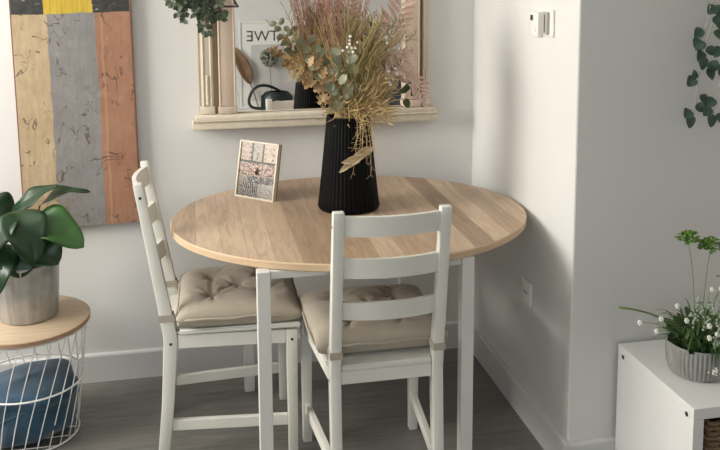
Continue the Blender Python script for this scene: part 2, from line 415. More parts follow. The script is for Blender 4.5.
# ------------------------------------------------------------------ chairs
WR, WF, DEP, LEAN, CH, SE = .154, .1857, .387, .086, .935, .42
def post_y(z):
    if z <= SE: return -.036 * (1 - z / SE) ** 1.4
    return -LEAN * ((z - SE) / (CH - SE)) ** 1.05
def make_chair(label):
    t = thing('dining_chair', label, 'chair', group='white ladder-back chairs')
    for s in (-1, 1):
        m = MB()
        st = []
        for z, dy in ((0, .036), (.2, .040), (.42, .044), (.55, .040), (.75, .034), (.90, .029), (CH, .027)):
            st.append(((s*WR, post_y(z), z), .032, dy))
        m.bar(st, .0035); po = m.build('back_post', M['chairwhite'], t, smooth=True)
        m = MB(); m.bar([((s*WF, DEP, 0), .030, .030), ((s*WF, DEP, .437), .036, .036)], .003); le = m.build('leg', M['chairwhite'], t, smooth=True)
        # side rail and stretcher
        MB().beam((s*(WR+.002), .024, .410), (s*(WF-.002), DEP-.0185, .413), .022, .045, .002).build('seat_rail', M['chairwhite'], t)
        MB().beam((s*(WR), post_y(.124) + .0195, .124), (s*(WF-.001), DEP-.0165, .124), .018, .036, .002).build('stretcher', M['chairwhite'], t)
        for (x, y, z, pa) in ((WR+.0155, post_y(.89), .89, po), (WR+.0155, 0, .405, po), (WF+.0172, DEP, .405, le)):
            MB().disc((s*x, y, z), (s, 0, 0), .0048, .0012).build('bolt', M['bolt'], pa)
    MB().box((-WR+.017, -.011, .392), (WR-.017, .011, .433), .002).build('seat_rail', M['chairwhite'], t)
    MB().box((-WF+.019, DEP-.011, .390), (WF-.019, DEP+.011, .433), .002).build('seat_rail', M['chairwhite'], t)
    # seat board, rising slightly to the front, notched round the posts
    out = [(-.137, -.014), (.137, -.014), (.137, .026), (.174, .026), (.209, DEP+.028), (-.209, DEP+.028), (-.174, .026), (-.137, .026)]
    b = MB(); b.loft([[(x, y, z + .012*(y/.42)) for x, y in out] for z in (.434, .451)])
    bmesh.ops.bevel(b.bm, geom=b.bm.edges[:], offset=.004, segments=2, affect='EDGES')
    b.build('seat', M['chairwhite'], t, smooth=True)
    for zc in (.891, .763, .629):
        b = MB(); rings = []
        for i in range(17):
            u = -1 + 2*i/16; x = u * (WR - .0155); bow = -.024 * (1 - u*u)
            hw = .030 if zc > .7 else .0275
            rings.append([(x, post_y(zc-hw) + bow - .007, zc-hw), (x, post_y(zc-hw) + bow + .007, zc-hw), (x, post_y(zc+hw) + bow + .007, zc+hw), (x, post_y(zc+hw) + bow - .007, zc+hw)])
        b.loft(rings); b.build('slat', M['chairwhite'], t, smooth=True)
    return t
chairA = make_chair('white ladder-back chair seen from behind, tucked under front edge of oval table')
chairA.location = (.5407, -.976, 0); chairA.rotation_euler = (0, 0, .0018)
chairB = copy_tree(chairA); chairB['label'] = 'white ladder-back chair at left end of oval table, facing right'
chairB.location = (-.085, -.4648, 0); chairB.rotation_euler = (0, 0, -1.5922)

def make_cushion(label, parent_xf, seed):
    rr = random.Random(seed)
    t = thing('seat_cushion', label, 'cushion', group='tufted taupe chair cushions')
    W, D, T = .42, .40, .084
    n = 56
    tufts = [(-.42, -.45), (.42, -.45), (0, 0), (-.42, .45), (.42, .45)]
    ph = [rr.random()*6 for _ in tufts]
    def pt(i, j, side):
        u = -1 + 2*i/n; v = -1 + 2*j/n
        e = max(0, (1 - abs(u)**5)) * max(0, (1 - abs(v)**5))
        hgt = T/2 * e**.42
        x = u*W/2*(1 - .05*(1-v*v)*(1 if abs(u) > .0 else 0)*.5 + .0) * (1 + .03*v); y = v*D/2*(1 - .025*(1-u*u))
        if side > 0:
            pit = 0; wr = 0
            for (a, b), p in zip(tufts, ph):
                dx, dy = (u-a), (v-b); d = math.hypot(dx, dy); an = math.atan2(dy, dx)
                pit += .030*math.exp(-(d/.085)**2) + .019*math.exp(-(d/.30)**2)
                wr += .0058*math.sin(an*6 + p + 2*math.sin(3*an))*math.exp(-((d-.20)/.15)**2)
            # seams linking the tufts
            for (i0, i1) in ((0, 2), (1, 2), (2, 3), (2, 4), (0, 1), (0, 3), (1, 4)):
                ax, ay = tufts[i0]; bx, by = tufts[i1]; L2 = (bx-ax)**2 + (by-ay)**2
                k = max(0, min(1, ((u-ax)*(bx-ax) + (v-ay)*(by-ay))/L2))
                dd = math.hypot(u-ax-k*(bx-ax), v-ay-k*(by-ay)); pit += .010*math.exp(-(dd/.035)**2)
            z = hgt + (.012*e - pit + wr)*min(1, e*1.6)
        else:
            z = -T/2 * e**.28
        return (x, y, z + T/2)
    m = MB()
    for side in (1, -1):
        g = [[m.bm.verts.new(pt(i, j, side)) for j in range(n+1)] for i in range(n+1)]
        for i in range(n):
            for j in range(n): m.bm.faces.new((g[i][j], g[i+1][j], g[i+1][j+1], g[i][j+1]))
    m.build('pad', M['cushion'], t, smooth='all', loc=(0, .020+D/2, 0))
    # piping round the edge
    pp = []
    for k in range(96):
        a = 2*PI*k/96; c, s_ = math.cos(a), math.sin(a)
        q = (abs(c)**9 + abs(s_)**9) ** (-1/9)
        pp.append((c*q*W/2*.992, s_*q*D/2*.99 + .020 + D/2, T/2 + .002*math.sin(9*a)))
    MB().tube(pp, .004, 6, closed=True).build('piping', M['cushion'], t, smooth='all')
    for s in (-1, 1):
        zz = .040; m = MB(); y0 = post_y(.493) ; r = .0205
        ringp = [(s*WR - .0185, y0-.0235), (s*WR + .0185, y0-.0235), (s*WR + .0185, y0+.0235), (s*WR - .0185, y0+.0235)]
        inn = [(s*WR - .0165, y0-.0215), (s*WR + .0165, y0-.0215), (s*WR + .0165, y0+.0215), (s*WR - .0165, y0+.0215)]
        L1 = [[m.bm.verts.new((x, y, z)) for x, y in ringp] for z in (zz-.011, zz+.011)]
        L2 = [[m.bm.verts.new((x, y, z)) for x, y in inn] for z in (zz-.011, zz+.011)]
        for k in range(4):
            j = (k+1) % 4
            m.bm.faces.new((L1[0][k], L1[0][j], L1[1][j], L1[1][k])); m.bm.faces.new((L2[0][k], L2[0][j], L2[1][j], L2[1][k]))
            m.bm.faces.new((L1[0][k], L1[0][j], L2[0][j], L2[0][k])); m.bm.faces.new((L1[1][k], L1[1][j], L2[1][j], L2[1][k]))
        # short tail hanging from the knot
        m.beam((s*(WR-.004), y0+.026, zz+.004), (s*(WR-.010), y0+.030, zz-.035), .010, .003, 0, up=(0, 1, 0))
        m.beam((s*(WR+.006), y0+.026, zz+.004), (s*(WR+.004), y0+.029, zz-.028), .010, .003, 0, up=(0, 1, 0))
        m.build('tie', M['tie'], t)
    ch = parent_xf
    t.location = (ch.location.x, ch.location.y, .4525); t.rotation_euler = (.012*0, 0, ch.rotation_euler.z)
    return t
make_cushion('taupe tufted cushion on the chair seen from behind in front of the table', chairA, 3)
make_cushion('taupe tufted cushion on the chair at left end of table', chairB, 11)

# ------------------------------------------------------------------ vase and bouquet
VX, VY, VZ = .527, -.462, TH
vz = thing('vase', 'tall black ribbed ceramic vase tapering upward, standing on the oval table', 'vase', (VX, VY, VZ))
prof = [(.094, 0), (.102, .003), (.107, .012)]
for i in range(1, 13):
    q = i/12; prof.append((.107 - .033*q**.9, .012 + .308*q))
prof += [(.0745, .326, 0), (.071, .327, 0), (.069, .318, 0), (.090, .03, 0), (.080, .012, 0)]
MB().lathe(prof, 44*8, flute=44, amp=.0010).build('body', M['vase'], vz, smooth='all')
MZ = VZ + .327
rb = random.Random(21)
def stalk(m, tip, r=.0012, bow=.04, start=None, n=7, r1=None, mid=None):
    a = rb.random()*2*PI; rad = .045*math.sqrt(rb.random())
    s0 = Vector((VX + .03*math.cos(a), VY + .03*math.sin(a), VZ + .06)) if start is None else Vector(start)
    neck = Vector((VX + rad*math.cos(a), VY + rad*math.sin(a), MZ))
    tip = Vector(tip)
    ctrl = mid if mid is not None else neck + (tip-neck)*.45 + Vector((0, 0, abs((tip-neck).x)*.5 + bow*.3)) + Vector((rb.uniform(-bow, bow)*.4, rb.uniform(-bow, bow)*.4, 0))
    pts = [s0] + bez(neck, ctrl, tip, n)
    m.tube(pts, r, 4, r1=(r1 if r1 is not None else r*.45)); return pts
def V(px, py, dy=0.):  # coordinates in bouquet space: cm right / up of the mouth
    return Vector((VX + px*.01, VY + dy, MZ + py*.01))

# olive grass standing, with seed wisps
m = MB()
for k in range(330):
    a = rb.gauss(.20, .25); h = rb.uniform(.12, .36)
    tip = Vector((VX + .01 + math.sin(a)*h*1.1, VY + rb.gauss(-.01, .06), MZ + math.cos(a)*h))
    pts = stalk(m, tip, .0017, r1=.0011)
    for q in range(4):
        p = pts[-1-q]; d = Vector((rb.uniform(-1, 1), rb.uniform(-1, 1), rb.uniform(.6, 1.8))).normalized()*rb.uniform(.018, .042)
        m.leaf(p, p+d, .0060, n=2, m=1, shape='blade')
tag(m.build('dried_grass', M['olivegrass']), 'dense olive dried grass standing in the middle of the black vase', 'dried grass', kind='stuff')
# straw gold grass curling over the rim
m = MB()
for k in range(330):
    a = rb.uniform(0, 2*PI); rad = rb.uniform(.03, .15); up = rb.uniform(.02, .13)
    tip = Vector((VX + .030 + math.cos(a)*rad*.92, VY + math.sin(a)*rad*.55 - .03, MZ + rb.uniform(-.025, .13)))
    neck = Vector((VX + math.cos(a)*.04, VY + math.sin(a)*.04, MZ))
    pts = stalk(m, tip, .0017, r1=.0012, mid=neck + (tip-neck)*.4 + Vector((0, 0, up)))
    for q in range(3):
        p = pts[-1-q]; d = ((tip-neck).normalized() + Vector((rb.uniform(-.7, .7), rb.uniform(-.7, .7), rb.uniform(-.5, .8)))).normalized()*rb.uniform(.02, .05)
        m.leaf(p, p+d, .0062, n=2, m=1, shape='blade')
tag(m.build('straw_grass', M['straw']), 'golden straw grass curling over the rim of the black vase', 'dried grass', kind='stuff')
# russet fine grass at the top
m = MB()
for k in range(95):
    x = rb.uniform(-.10, .075)
    tip = Vector((VX + x*1.15, VY + rb.gauss(.03, .04), MZ + rb.uniform(.28, .50)))
    pts = stalk(m, tip, .0009, bow=.03, r1=.0007)
    for q in range(6):
        p = pts[-1] + (pts[-3]-pts[-1])*q/5; d = Vector((rb.uniform(-.7, .7), rb.uniform(-.7, .7), rb.uniform(.8, 1.8))).normalized()*rb.uniform(.015, .035)
        m.leaf(p, p+d, .0026, n=2, m=1, shape='blade')
tag(m.build('russet_grass', M['redgrass']), 'fine russet feathery grass rising above the bouquet', 'dried grass', kind='stuff')
# trailing thin sprigs in front of the vase
m = MB()
for (x0, x1, y1) in ((1, -1, -17), (3, 3.5, -14), (4, 6.5, -10), (2, 1, -12), (4, 5, -18), (3.5, -.5, -9)):
    s0 = V(x0, 1, -.06); e = V(x1, y1, -.115 - .0022*abs(y1)*.6); c_ = (s0+e)/2 + Vector((.01, -.035, .03))
    pts = bez(V(x0, -4, -.035), s0 + Vector((0, -.02, .05)), s0 + Vector((0, -.045, 0)), 4) + bez(s0 + Vector((0, -.045, 0)), c_, e, 8)[1:]
    m.tube(pts, .0009, 4, r1=.0006)
    for p in pts[6:]:
        for q in range(2):
            d = Vector((rb.uniform(-1, 1), -.2, rb.uniform(-1, .2))).normalized()*rb.uniform(.01, .024); m.tube([p, p+d], .0006, 4)
tag(m.build('trailing_sprig', M['straw']), 'thin trailing straw sprigs hanging down the front of the black vase', 'dried sprig')
# two oat spikelets
def spike(label, a, b, w):
    t = thing('oat_sprig', label, 'dried sprig', tuple(V(5, 2, -.03)))
    o_ = V(5, 2, -.03); m = MB(); s0 = V(3, -6, -.03) - o_; a = a - o_; b = b - o_
    m.tube(bez(s0, Vector((0, -.03, .06)), a, 8), .001, 4); m.build('stem', M['straw'], t)
    m = MB()
    for q in range(5):
        sfx = (b-a); st = a + sfx*.12*q; off = Vector((0, -.005*q, (.016 if q % 2 else -.012)))
        m.leaf(st, st + sfx*.62 + off, w, nrm=(0, -1, .2), fold=.5, n=5, m=2, shape='oval')
    m.build('spikelet', M['oat'], t)
spike('upper golden oat spikelet drooping across the front of the black vase', V(6.3, -9.0, -.115), V(-1.0, -12.6, -.128), .020)
spike('lower golden oat spikelet pointing left across the black vase front', V(2.2, -12.0, -.122), V(-5.3, -14.8, -.135), .020)

def branch(name, label, cat, tip, leaves, lm, sm, lw, ll, shape, nrm=(0, -1, .3), sr=.0016, spread=1., fold=.12, seed=1, t0=.35, mid=None):
    rg = random.Random(seed); base = Vector((VX, VY, MZ-.2)); t = thing(name, label, cat, tuple(base))
    m = MB(); tip = Vector(tip); a = rg.random()*6
    neck = Vector((VX + (tip.x-VX)*.15, VY + (tip.y-VY)*.3, MZ))
    neck.x = max(VX-.05, min(VX+.05, neck.x)); neck.y = max(VY-.045, min(VY+.045, neck.y))
    ctrl = Vector(mid) if mid is not None else neck + (tip-neck)*.45 + Vector((0, 0, .05))
    pts = [base + Vector((.01*math.cos(a), .01*math.sin(a), .0)) ] + bez(neck, ctrl, tip, 14)
    m.tube([p - base for p in pts], sr, 5, r1=sr*.5); f = MB()
    for k in range(leaves):
        q = t0 + (1-t0)*k/max(1, leaves-1); i = 1 + q*13.999; i0 = int(i); p = pts[i0].lerp(pts[min(i0+1, 15)], i-i0)
        d = (pts[min(i0+1, 15)] - pts[max(i0-1, 1)]).normalized()
        sd = d.cross(Vector((0, -1, 0))).normalized() * (1 if k % 2 else -1)
        v = (sd*spread + d*rg.uniform(.2, .8) + Vector((rg.uniform(-.3, .3), rg.uniform(-.6, .3), rg.uniform(-.3, .3)))).normalized()
        L_ = ll*rg.uniform(.75, 1.15); e0 = p + v*L_*.18
        f_n = Vector(nrm) + Vector((rg.uniform(-.6, .6), rg.uniform(-.3, .3), rg.uniform(-.5, .5)))
        m.tube([p-base, e0-base], sr*.45, 4)
        f.leaf(e0-base, e0 + v*L_ - base, lw*rg.uniform(.8, 1.1), nrm=f_n, sag=rg.uniform(-.004, .004), fold=fold, n=7 if shape != 'oak' else 22, m=2, shape=shape, wave=.06, rnd=rg)
    m.build('stem', sm, t); f.build('foliage', lm, t, smooth='all')
    return t
branch('eucalyptus_branch', 'grey-green eucalyptus branch upright at the centre of the bouquet', 'eucalyptus', V(-3.5, 23, -.11), 11, M['euc'], M['eucstem'], .034, .040, 'round', seed=4, t0=.25)
branch('eucalyptus_branch', 'grey-green eucalyptus branch at the front leaning slightly left', 'eucalyptus', V(-6, 12.5, -.12), 7, M['euc'], M['eucstem'], .036, .042, 'round', seed=9, t0=.25)
branch('eucalyptus_branch', 'eucalyptus branch reaching out to upper left side of the bouquet', 'eucalyptus', V(-14.5, 26, -.03), 11, M['euc'], M['eucstem'], .029, .035, 'round', seed=5, t0=.4)
branch('eucalyptus_branch', 'dark green sprig with small leaves on the upper right of the bouquet', 'eucalyptus', V(10.5, 30, .0), 12, M['eucdark'], M['eucstem'], .024, .034, 'oval', seed=15, t0=.45)
branch('oak_branch', 'branch of orange dried leaves spreading left over the bouquet', 'dried leaf branch', V(-14.5, 17, -.05), 12, M['oak'], M['eucstem'], .034, .048, 'oak', seed=6, t0=.3)
branch('oak_branch', 'branch of orange-brown dried leaves low at the left of the vase mouth', 'dried leaf branch', V(-9.5, 9.5, -.09), 9, M['oak'], M['eucstem'], .030, .044, 'oak', seed=8, t0=.25)
branch('oak_branch', 'short branch of orange dried leaves above the vase mouth', 'dried leaf branch', V(-6, 14, -.06), 8, M['oak'], M['eucstem'], .030, .044, 'oak', seed=18, t0=.4)
branch('leafy_twig', 'thin twig with two dark green leaves at the right of the bouquet', 'twig', V(21, 6.0, -.03), 3, M['twigleaf'], M['straw'], .026, .046, 'oval', seed=33, t0=.84, mid=V(10, 9, -.02), sr=.0011)
# pink dried fern fronds
def fern(label, tip, mid, n, ll, seed, t0=.3):
    rg = random.Random(seed); base = Vector((VX, VY, MZ-.2)); t = thing('dried_fern', label, 'dried fern', tuple(base), group=None)
    tip = Vector(tip); neck = Vector((VX+.03, VY, MZ)); pts = bez(neck, mid, tip, 24); m = MB(); f = MB()
    m.tube([Vector((0, 0, 0))] + [p-base for p in pts], .0012, 5, r1=.0006)
    for k in range(n):
        q = t0 + (1-t0)*k/(n-1); i = q*23.99; i0 = int(i); p = pts[i0].lerp(pts[i0+1], i-i0); d = (pts[i0+1]-pts[i0]).normalized()
        for s in (-1, 1):
            sd = d.cross(Vector((0, -1, 0))).normalized()*s
            L_ = ll*(math.sin(PI*(.15 + .8*(q-t0)/(1-t0)))**.8)*rg.uniform(.8, 1.1)
            e = p + (sd*.85 + d*.6 + Vector((0, rg.uniform(-.4, .4), 0))).normalized()*L_
            f.leaf(p-base, e-base, ll*.22, nrm=(rg.uniform(-.4, .4), -1, .3), fold=.2, n=6, m=2, shape='oval', rnd=rg)
    m.build('stem', M['pinkfern'], t); f.build('foliage', M['pinkfern'], t, smooth='all')
fern('tall pale pink dried fern rising at the right of the bouquet', V(21, 46, -.02), V(12, 20, -.02), 14, .075, 1, .45)
fern('pale pink dried fern arching low over the right of the bouquet', V(26.5, 3, -.05), V(20, 24, -.03), 13, .048, 2, .5)
fern('pink dried fern at the right leaning across the mirror', V(21, 21, -.05), V(10, 14, -.05), 12, .06, 3, .45)
# white dried blossoms
def statice(label, tip, seed):
    rg = random.Random(seed); base = Vector((VX, VY, MZ-.2)); t = thing('white_statice', label, 'dried flower', tuple(base)); tip = Vector(tip)
    m = MB(); m.tube([Vector((0, .01, 0))] + [p-base for p in bez(Vector((VX+.02, VY-.01, MZ)), (tip + Vector((VX, VY, MZ)))/2 + Vector((0, 0, .04)), tip, 8)], .001, 4)
    f = MB()
    for k in range(12):
        p = tip + Vector((rg.gauss(0, .011), rg.gauss(0, .01), rg.gauss(0, .016))); m.tube([tip-base, p-base], .0005, 4); f.ball(p-base, rg.uniform(.0035, .006), 6)
    m.build('stem', M['straw'], t); f.build('blossom', M['white'], t, smooth='all')
statice('sprig of small white dried blossoms at upper right of the bouquet', V(12.5, 26, -.04), 1)
statice('sprig of small white dried blossoms at right just above the straw grass', V(13, 14, -.06), 2)
statice('sprig of small white dried blossoms at the centre of the bouquet', V(-1, 23.5, -.11), 5)

# ------------------------------------------------------------------ standing picture on the table
pf = thing('picture_frame', 'small white-framed street picture standing on the table beside the vase', 'picture frame', (.2085, -.2835, TH), -.757)
tilt = Matrix.Rotation(-.20, 4, 'X'); FW, FH = .178, .208
def tilted(mb):
    bmesh.ops.transform(mb.bm, matrix=tilt, verts=mb.bm.verts[:]); return mb
m = MB(); b_ = .006; d_ = .016
m.box((-FW/2, 0, 0), (-FW/2+b_, d_, FH), .001); m.box((FW/2-b_, 0, 0), (FW/2, d_, FH), .001)
m.box((-FW/2+b_, 0, 0), (FW/2-b_, d_, b_), .001); m.box((-FW/2+b_, 0, FH-b_), (FW/2-b_, d_, FH), .001)
tilted(m).build('frame', M['cream'], pf)
tilted(MB().box((-FW/2+.001, d_+.0003, .001), (FW/2-.001, d_+.006, FH-.001))).build('backing', M['eucstem'], pf)
m = MB(); m.beam((0, .03, FH*.55*.98), (0, .115, 0.003), .05, .004, 0, up=(1, 0, 0)); m.build('easel_strut', M['eucstem'], pf)
def street(u, v):
    rg = random.Random(int(u*37)*91 + int(v*53)*7)
    j = rg.uniform(-.11, .09)
    if v > .66:
        c = (.66, .58, .52) if u < .33 else ((.60, .55, .50) if u < .62 else (.70, .62, .54))
        if abs(u-.33) < .02 or abs(u-.62) < .02: c = (.22, .18, .16)
        if int(u*24) % 5 == 1 and int(v*30) % 3 == 0: c = (.36, .32, .30)
    elif v > .63: c = (.16, .13, .12)
    elif v > .38:
        c = rg.choice([(.62, .46, .40), (.66, .56, .48), (.40, .30, .26), (.55, .50, .46), (.18, .12, .11), (.72, .64, .56)])
    elif v > .26:
        c = rg.choice([(.30, .24, .24), (.16, .13, .14), (.35, .48, .46), (.55, .48, .44)]) if u > .25 else (.52, .48, .45)
    else:
        k = int((u - .5)*(18/(.35 + v)) + 100) % 2
        c = (.20, .18, .17) if (k and u < .55) else (.56, .54, .50)
        if u > .68: c = (.60, .58, .55)
    return tuple(max(0, x*.92 + j) ** 2.0 * 1.0 for x in c)
m = MB(); nx, nz = 40, 54; x0, x1, z0, z1 = -FW/2+b_, FW/2-b_, b_, FH-b_
g = [[m.bm.verts.new((x0 + (x1-x0)*i/nx, .005, z0 + (z1-z0)*j/nz)) for j in range(nz+1)] for i in range(nx+1)]
for i in range(nx):
    for j in range(nz): m.bm.faces.new((g[i][j], g[i+1][j], g[i+1][j+1], g[i][j+1]))
tilted(m); pr = m.build('print', M['print'], pf)
att = pr.data.color_attributes.new('print', 'FLOAT_COLOR', 'CORNER')
inv = tilt.inverted()
for p in pr.data.polygons:
    c = inv @ p.center; cc = street((c.x-x0)/(x1-x0), (c.z-z0)/(z1-z0))
    for li in p.loop_indices: att.data[li].color = (*cc, 1)

# ------------------------------------------------------------------ canvas on the back wall
cv = thing('canvas_painting', 'tall abstract canvas of tan, grey and terracotta stripes on back wall', 'painting', (-.414, -.0305, .637))
cv.rotation_euler = (0, -.012, 0)
MB().box((-.212, -.0005, 0), (.212, .029, 1.0), .001).build('stretched_canvas', M['canvasedge'], cv)
MB().box((-.212, -.0025, 0), (.212, -.0006, 1.0)).build('painted_face', M['canvas'], cv)

# ------------------------------------------------------------------ overmantel mirror
mr = thing('wall_mirror', 'cream wooden mirror with pilasters and ledge on the back wall', 'mirror', (0, 0, 0))
ZT = 1.95; zl = 1.048
MB().box((.168, -.030, zl+.001), (.830, -.022, ZT-.06)).build('mirror_glass', M['mirror'], mr)
MB().box((.03, -.0215, 1.0), (.94, -.002, ZT)).build('backboard', M['groove'], mr)
def pil(x0, x1, inner):
    m = MB()
    if inner:
        m.box((x0, -.058, zl+.03), (x1, -.022, ZT-.05), .004)
        m.box((x0-.004, -.064, zl+.0005), (x1+.004, -.022, zl+.029), .004)
        m.tube([(x0+.004, -.056, zl+.03), (x0+.004, -.056, ZT-.05)], .0042, 8); m.tube([(x1-.004, -.056, zl+.03), (x1-.004, -.056, ZT-.05)], .0042, 8)
        return m.build('pilaster', M['tanwood'], mr, smooth=True)
    m.box((x0, -.040, zl+.03), (x1, -.022, ZT-.05), .003)
    w = x1-x0
    for q in (.18, .82): m.tube([(x0+w*q, -.038, zl+.03), (x0+w*q, -.038, ZT-.05)], w*.12, 8)
    m.box((x0-.006, -.050, zl+.0005), (x1+.004, -.022, zl+.029), .003)
    for k in range(14): m.ball(((x0+x1)/2, -.041, zl+.04+k*.008), w*.16, 8, (1, .7, .75))
    return m.build('moulding', M['cream'], mr, smooth=True)
pil(.038, .084, False); pil(.104, .168, True); pil(.830, .893, True); pil(.909, .937, False)
m = MB(); m.box((0.0, -.062, .990), (.968, -.001, 1.024), .004); m.box((.012, -.070, 1.0245), (.956, -.022, 1.047), .006)
m.tube([(.006, -.064, 1.0245), (.962, -.064, 1.0245)], .006, 8)
m.build('ledge', M['cream'], mr, smooth=True)
m = MB(); m.box((-.01, -.085, ZT-.049), (.978, -.001, ZT+.03), .008); m.box((.0, -.07, ZT-.07), (.968, -.022, ZT-.0495), .005); m.build('cornice', M['cream'], mr, smooth=True)

# ------------------------------------------------------------------ hanging wire planter over the mirror's left pilaster
hx, hy, hz = .055, -.165, 1.462
hp = thing('hanging_planter', 'black triangular wire hanger with trailing eucalyptus in front of mirror', 'hanging plant', (hx, hy, hz))
m = MB()
tri = [(-.125, -.02, 0), (.122, -.02, 0), (0, -.02, .215)]; tri2 = [(-.125, .05, 0), (.122, .05, 0), (0, .05, .215)]
for T_ in (tri, tri2):
    for i in range(3): m.tube([T_[i], T_[(i+1) % 3]], .0024, 6)
for a_, b_2 in zip(tri, tri2): m.tube([a_, b_2], .0024, 6)
m.build('wire_frame', M['blackwire'], hp)
MB().tube([(0, -.02, .215), (0, .016, .30), (0, .05, .215)], .0014, 5).tube([(0, .016, .30), (0, .016, ZC-hz)], .0014, 5).build('cord', M['blackwire'], hp)
MB().lathe([(.03, 0), (.042, .005), (.048, .075), (.044, .075), (.038, .012)], 24, (0-.02, .015, .003)).build('pot', M['stoneware'], hp, smooth=True)
ms = MB(); mf = MB(); rh = random.Random(12)
for k in range(60):
    a = rh.uniform(0, 2*PI); ex = rh.uniform(-.135, .062); 
    tipz = -.012 - .085*math.exp(-((ex+.0)/.045)**2)*rh.uniform(.4, 1) + (.02 if ex < -.08 else 0) + rh.uniform(0, .07)
    s0 = Vector((-.02 + .02*math.cos(a), .015 + .02*math.sin(a), .075)); e = Vector((ex, rh.uniform(-.075, .02), tipz))
    pts = bez(s0, (s0+e)/2 + Vector((0, -.02, .075)), e, 8); ms.tube(pts, .0009, 4)
    for i in range(2, 9):
        for q in range(2):
            d = Vector((rh.uniform(-1, 1), rh.uniform(-1, .3), rh.uniform(-1.0, .5))).normalized()*rh.uniform(.018, .028)
            mf.leaf(pts[i], pts[i]+d, rh.uniform(.014, .020), nrm=(rh.uniform(-.8, .8), -1, rh.uniform(-.3, .8)), n=5, m=1, shape='oval')
for (ex, ez) in ((.012, -.092), (.0, -.075), (.058, -.045), (.066, -.035), (-.08, -.045), (-.095, -.03)):
    for q in range(5):
        p = Vector((ex + rh.uniform(-.014, .014), -.04 + rh.uniform(-.01, .01), ez + rh.uniform(-.004, .03))); d = Vector((rh.uniform(-1, 1), -.3, rh.uniform(-.8, .3))).normalized()*.024
        mf.leaf(p, p+d, .018, nrm=(rh.uniform(-.5, .5), -1, .3), n=5, m=1, shape='oval'); ms.tube([p, (ex*.8, -.035, ez+.06)], .0008, 4)
ms.build('stems', M['eucstem'], hp); mf.build('foliage', M['eucdark'], hp, smooth='all')

# ------------------------------------------------------------------ wire side table, potted plant, blue cushion
SX, SY = -.58, -.342
st = thing('side_table', 'round wire basket side table with birch top at the left edge', 'side table', (SX, SY, 0))
RT, RB, HT = .210, .158, .397
m = MB(); m.lathe([(RT-.002, HT+.002), (RT+.002, HT+.004), (RT+.002, HT+.017), (RT-.001, HT+.019)], 96)
tp = m.build('tabletop', [M['birch'], M['ply']], st, smooth=True)
for p in tp.data.polygons: p.material_index = 0 if abs(p.normal.z) > .9 else 1
def circ(r, z, n=72): return [(r*math.cos(2*PI*k/n), r*math.sin(2*PI*k/n), z) for k in range(n)]
for r_, z_ in ((RT-.006, HT-.004), (.184, .2), (RB, .005)): MB().tube(circ(r_, z_), .0034, 8, closed=True).build('ring', M['wire'], st, smooth='all')
nw = 24; dr = .0021
for k in range(nw):
    a0 = 2*PI*k/nw; pts = []
    for i in range(9):
        q = i/8; a = a0 + .58*q; zz = .005 + (HT-.009)*q; rr = RB + (RT-.006-RB)*q - .004
        pts.append((rr*math.cos(a), rr*math.sin(a), zz))
    MB().tube(pts, dr, 6).build('wire', M['wire'], st, smooth='all')
for k in range(5):
    y = (-.5 + k/4)*RB*1.5; xx = math.sqrt(RB*RB - y*y)
    MB().tube([(-xx, y, .005), (xx, y, .005)], dr, 6).build('floor_wire', M['wire'], st, smooth='all')

bc = thing('cushion', 'crumpled blue velvet cushion stuffed inside the wire basket side table', 'cushion', (SX, SY, .0085))
m = MB(); n1_, n2_ = 64, 36; rg = random.Random(2)
def bp(i, j):
    a = 2*PI*i/n1_; b = -PI/2 + PI*j/n2_
    def sp(c, e): return math.copysign(abs(c)**e, c)
    x = sp(math.cos(b), .30)*sp(math.cos(a), .9); y = sp(math.cos(b), .30)*sp(math.sin(a), .9); z = sp(math.sin(b), .42)
    w = 1 + .035*math.sin(3*a + 2*z*3) + .025*math.sin(7*a - 5*z) + .03*math.sin(5*z + a*2) - .05*math.exp(-((z - .25 - .25*math.sin(a+1))/.10)**2)
    taper = (.90 + .055*z)
    return (x*.157*w*taper*1.09, y*.157*w*taper*1.09,   .100 + z*.096*(1 + .05*math.sin(2*a+.5)) + .010*x)
g = [[m.bm.verts.new(bp(i, j)) for j in range(n2_+1)] for i in range(n1_)]
for i in range(n1_):
    for j in range(n2_): 
        q = [g[i][j], g[(i+1) % n1_][j], g[(i+1) % n1_][j+1], g[i][j+1]]
        m.bm.faces.new(q)
m.build('pad', M['blue'], bc, smooth='all')
pts = []
for k in range(80):
    i = k*n1_/80; a = 2*PI*k/80; q = bp(i, n2_*(.57 + .08*math.sin(a+1))); pts.append((q[0]*.985, q[1]*.985, q[2]))
MB().tube(pts, .004, 6, closed=True).build('piping', M['blue'], bc, smooth='all')

PX, PY, PZ = -.572, -.318, HT+.0195
pp_ = thing('potted_plant', 'large dark-leaved houseplant in galvanised metal pot on the side table', 'potted plant', (PX, PY, PZ))
MB().lathe([(.088, 0), (.094, .002), (.0965, .008), (.104, .120), (.1075, .188), (.1095, .191), (.1095, .197), (.107, .198), (.105, .192), (.100, .12), (.092, .01)], 72).build('pot', M['zinc'], pp_, smooth=True)
MB().lathe([(.0, .165), (.05, .168), (.1025, .165)], 40, caps=(False, False)).build('soil', M['soil'], pp_)
stems = [((.012, -.02, .36)), ((.0, .02, .38)), ((-.05, -.02, .34)), ((-.08, .0, .33)), ((.03, .01, .34)), ((-.02, -.05, .35))]
def lf(p0, p1, w, nrm, sag, mat, root, shape='heart'):
    p0 = Vector(p0); f = MB(); f.leaf(p0, p1, w, nrm=nrm, sag=sag, fold=.10, n=16, m=4, shape=shape, wave=.10)
    f.build('leaf', M[mat], pp_, smooth='all', thick=.0012)
    s = MB(); s.tube(bez(root, (Vector(root)+p0)/2 + Vector((0, 0, .04)), p0, 8), .0032, 6); s.build('stem', M['petiole'], pp_, smooth='all')
def P_(px, py, y): return ((px-30)*.00345, y, .2-(py-257)*.0035)
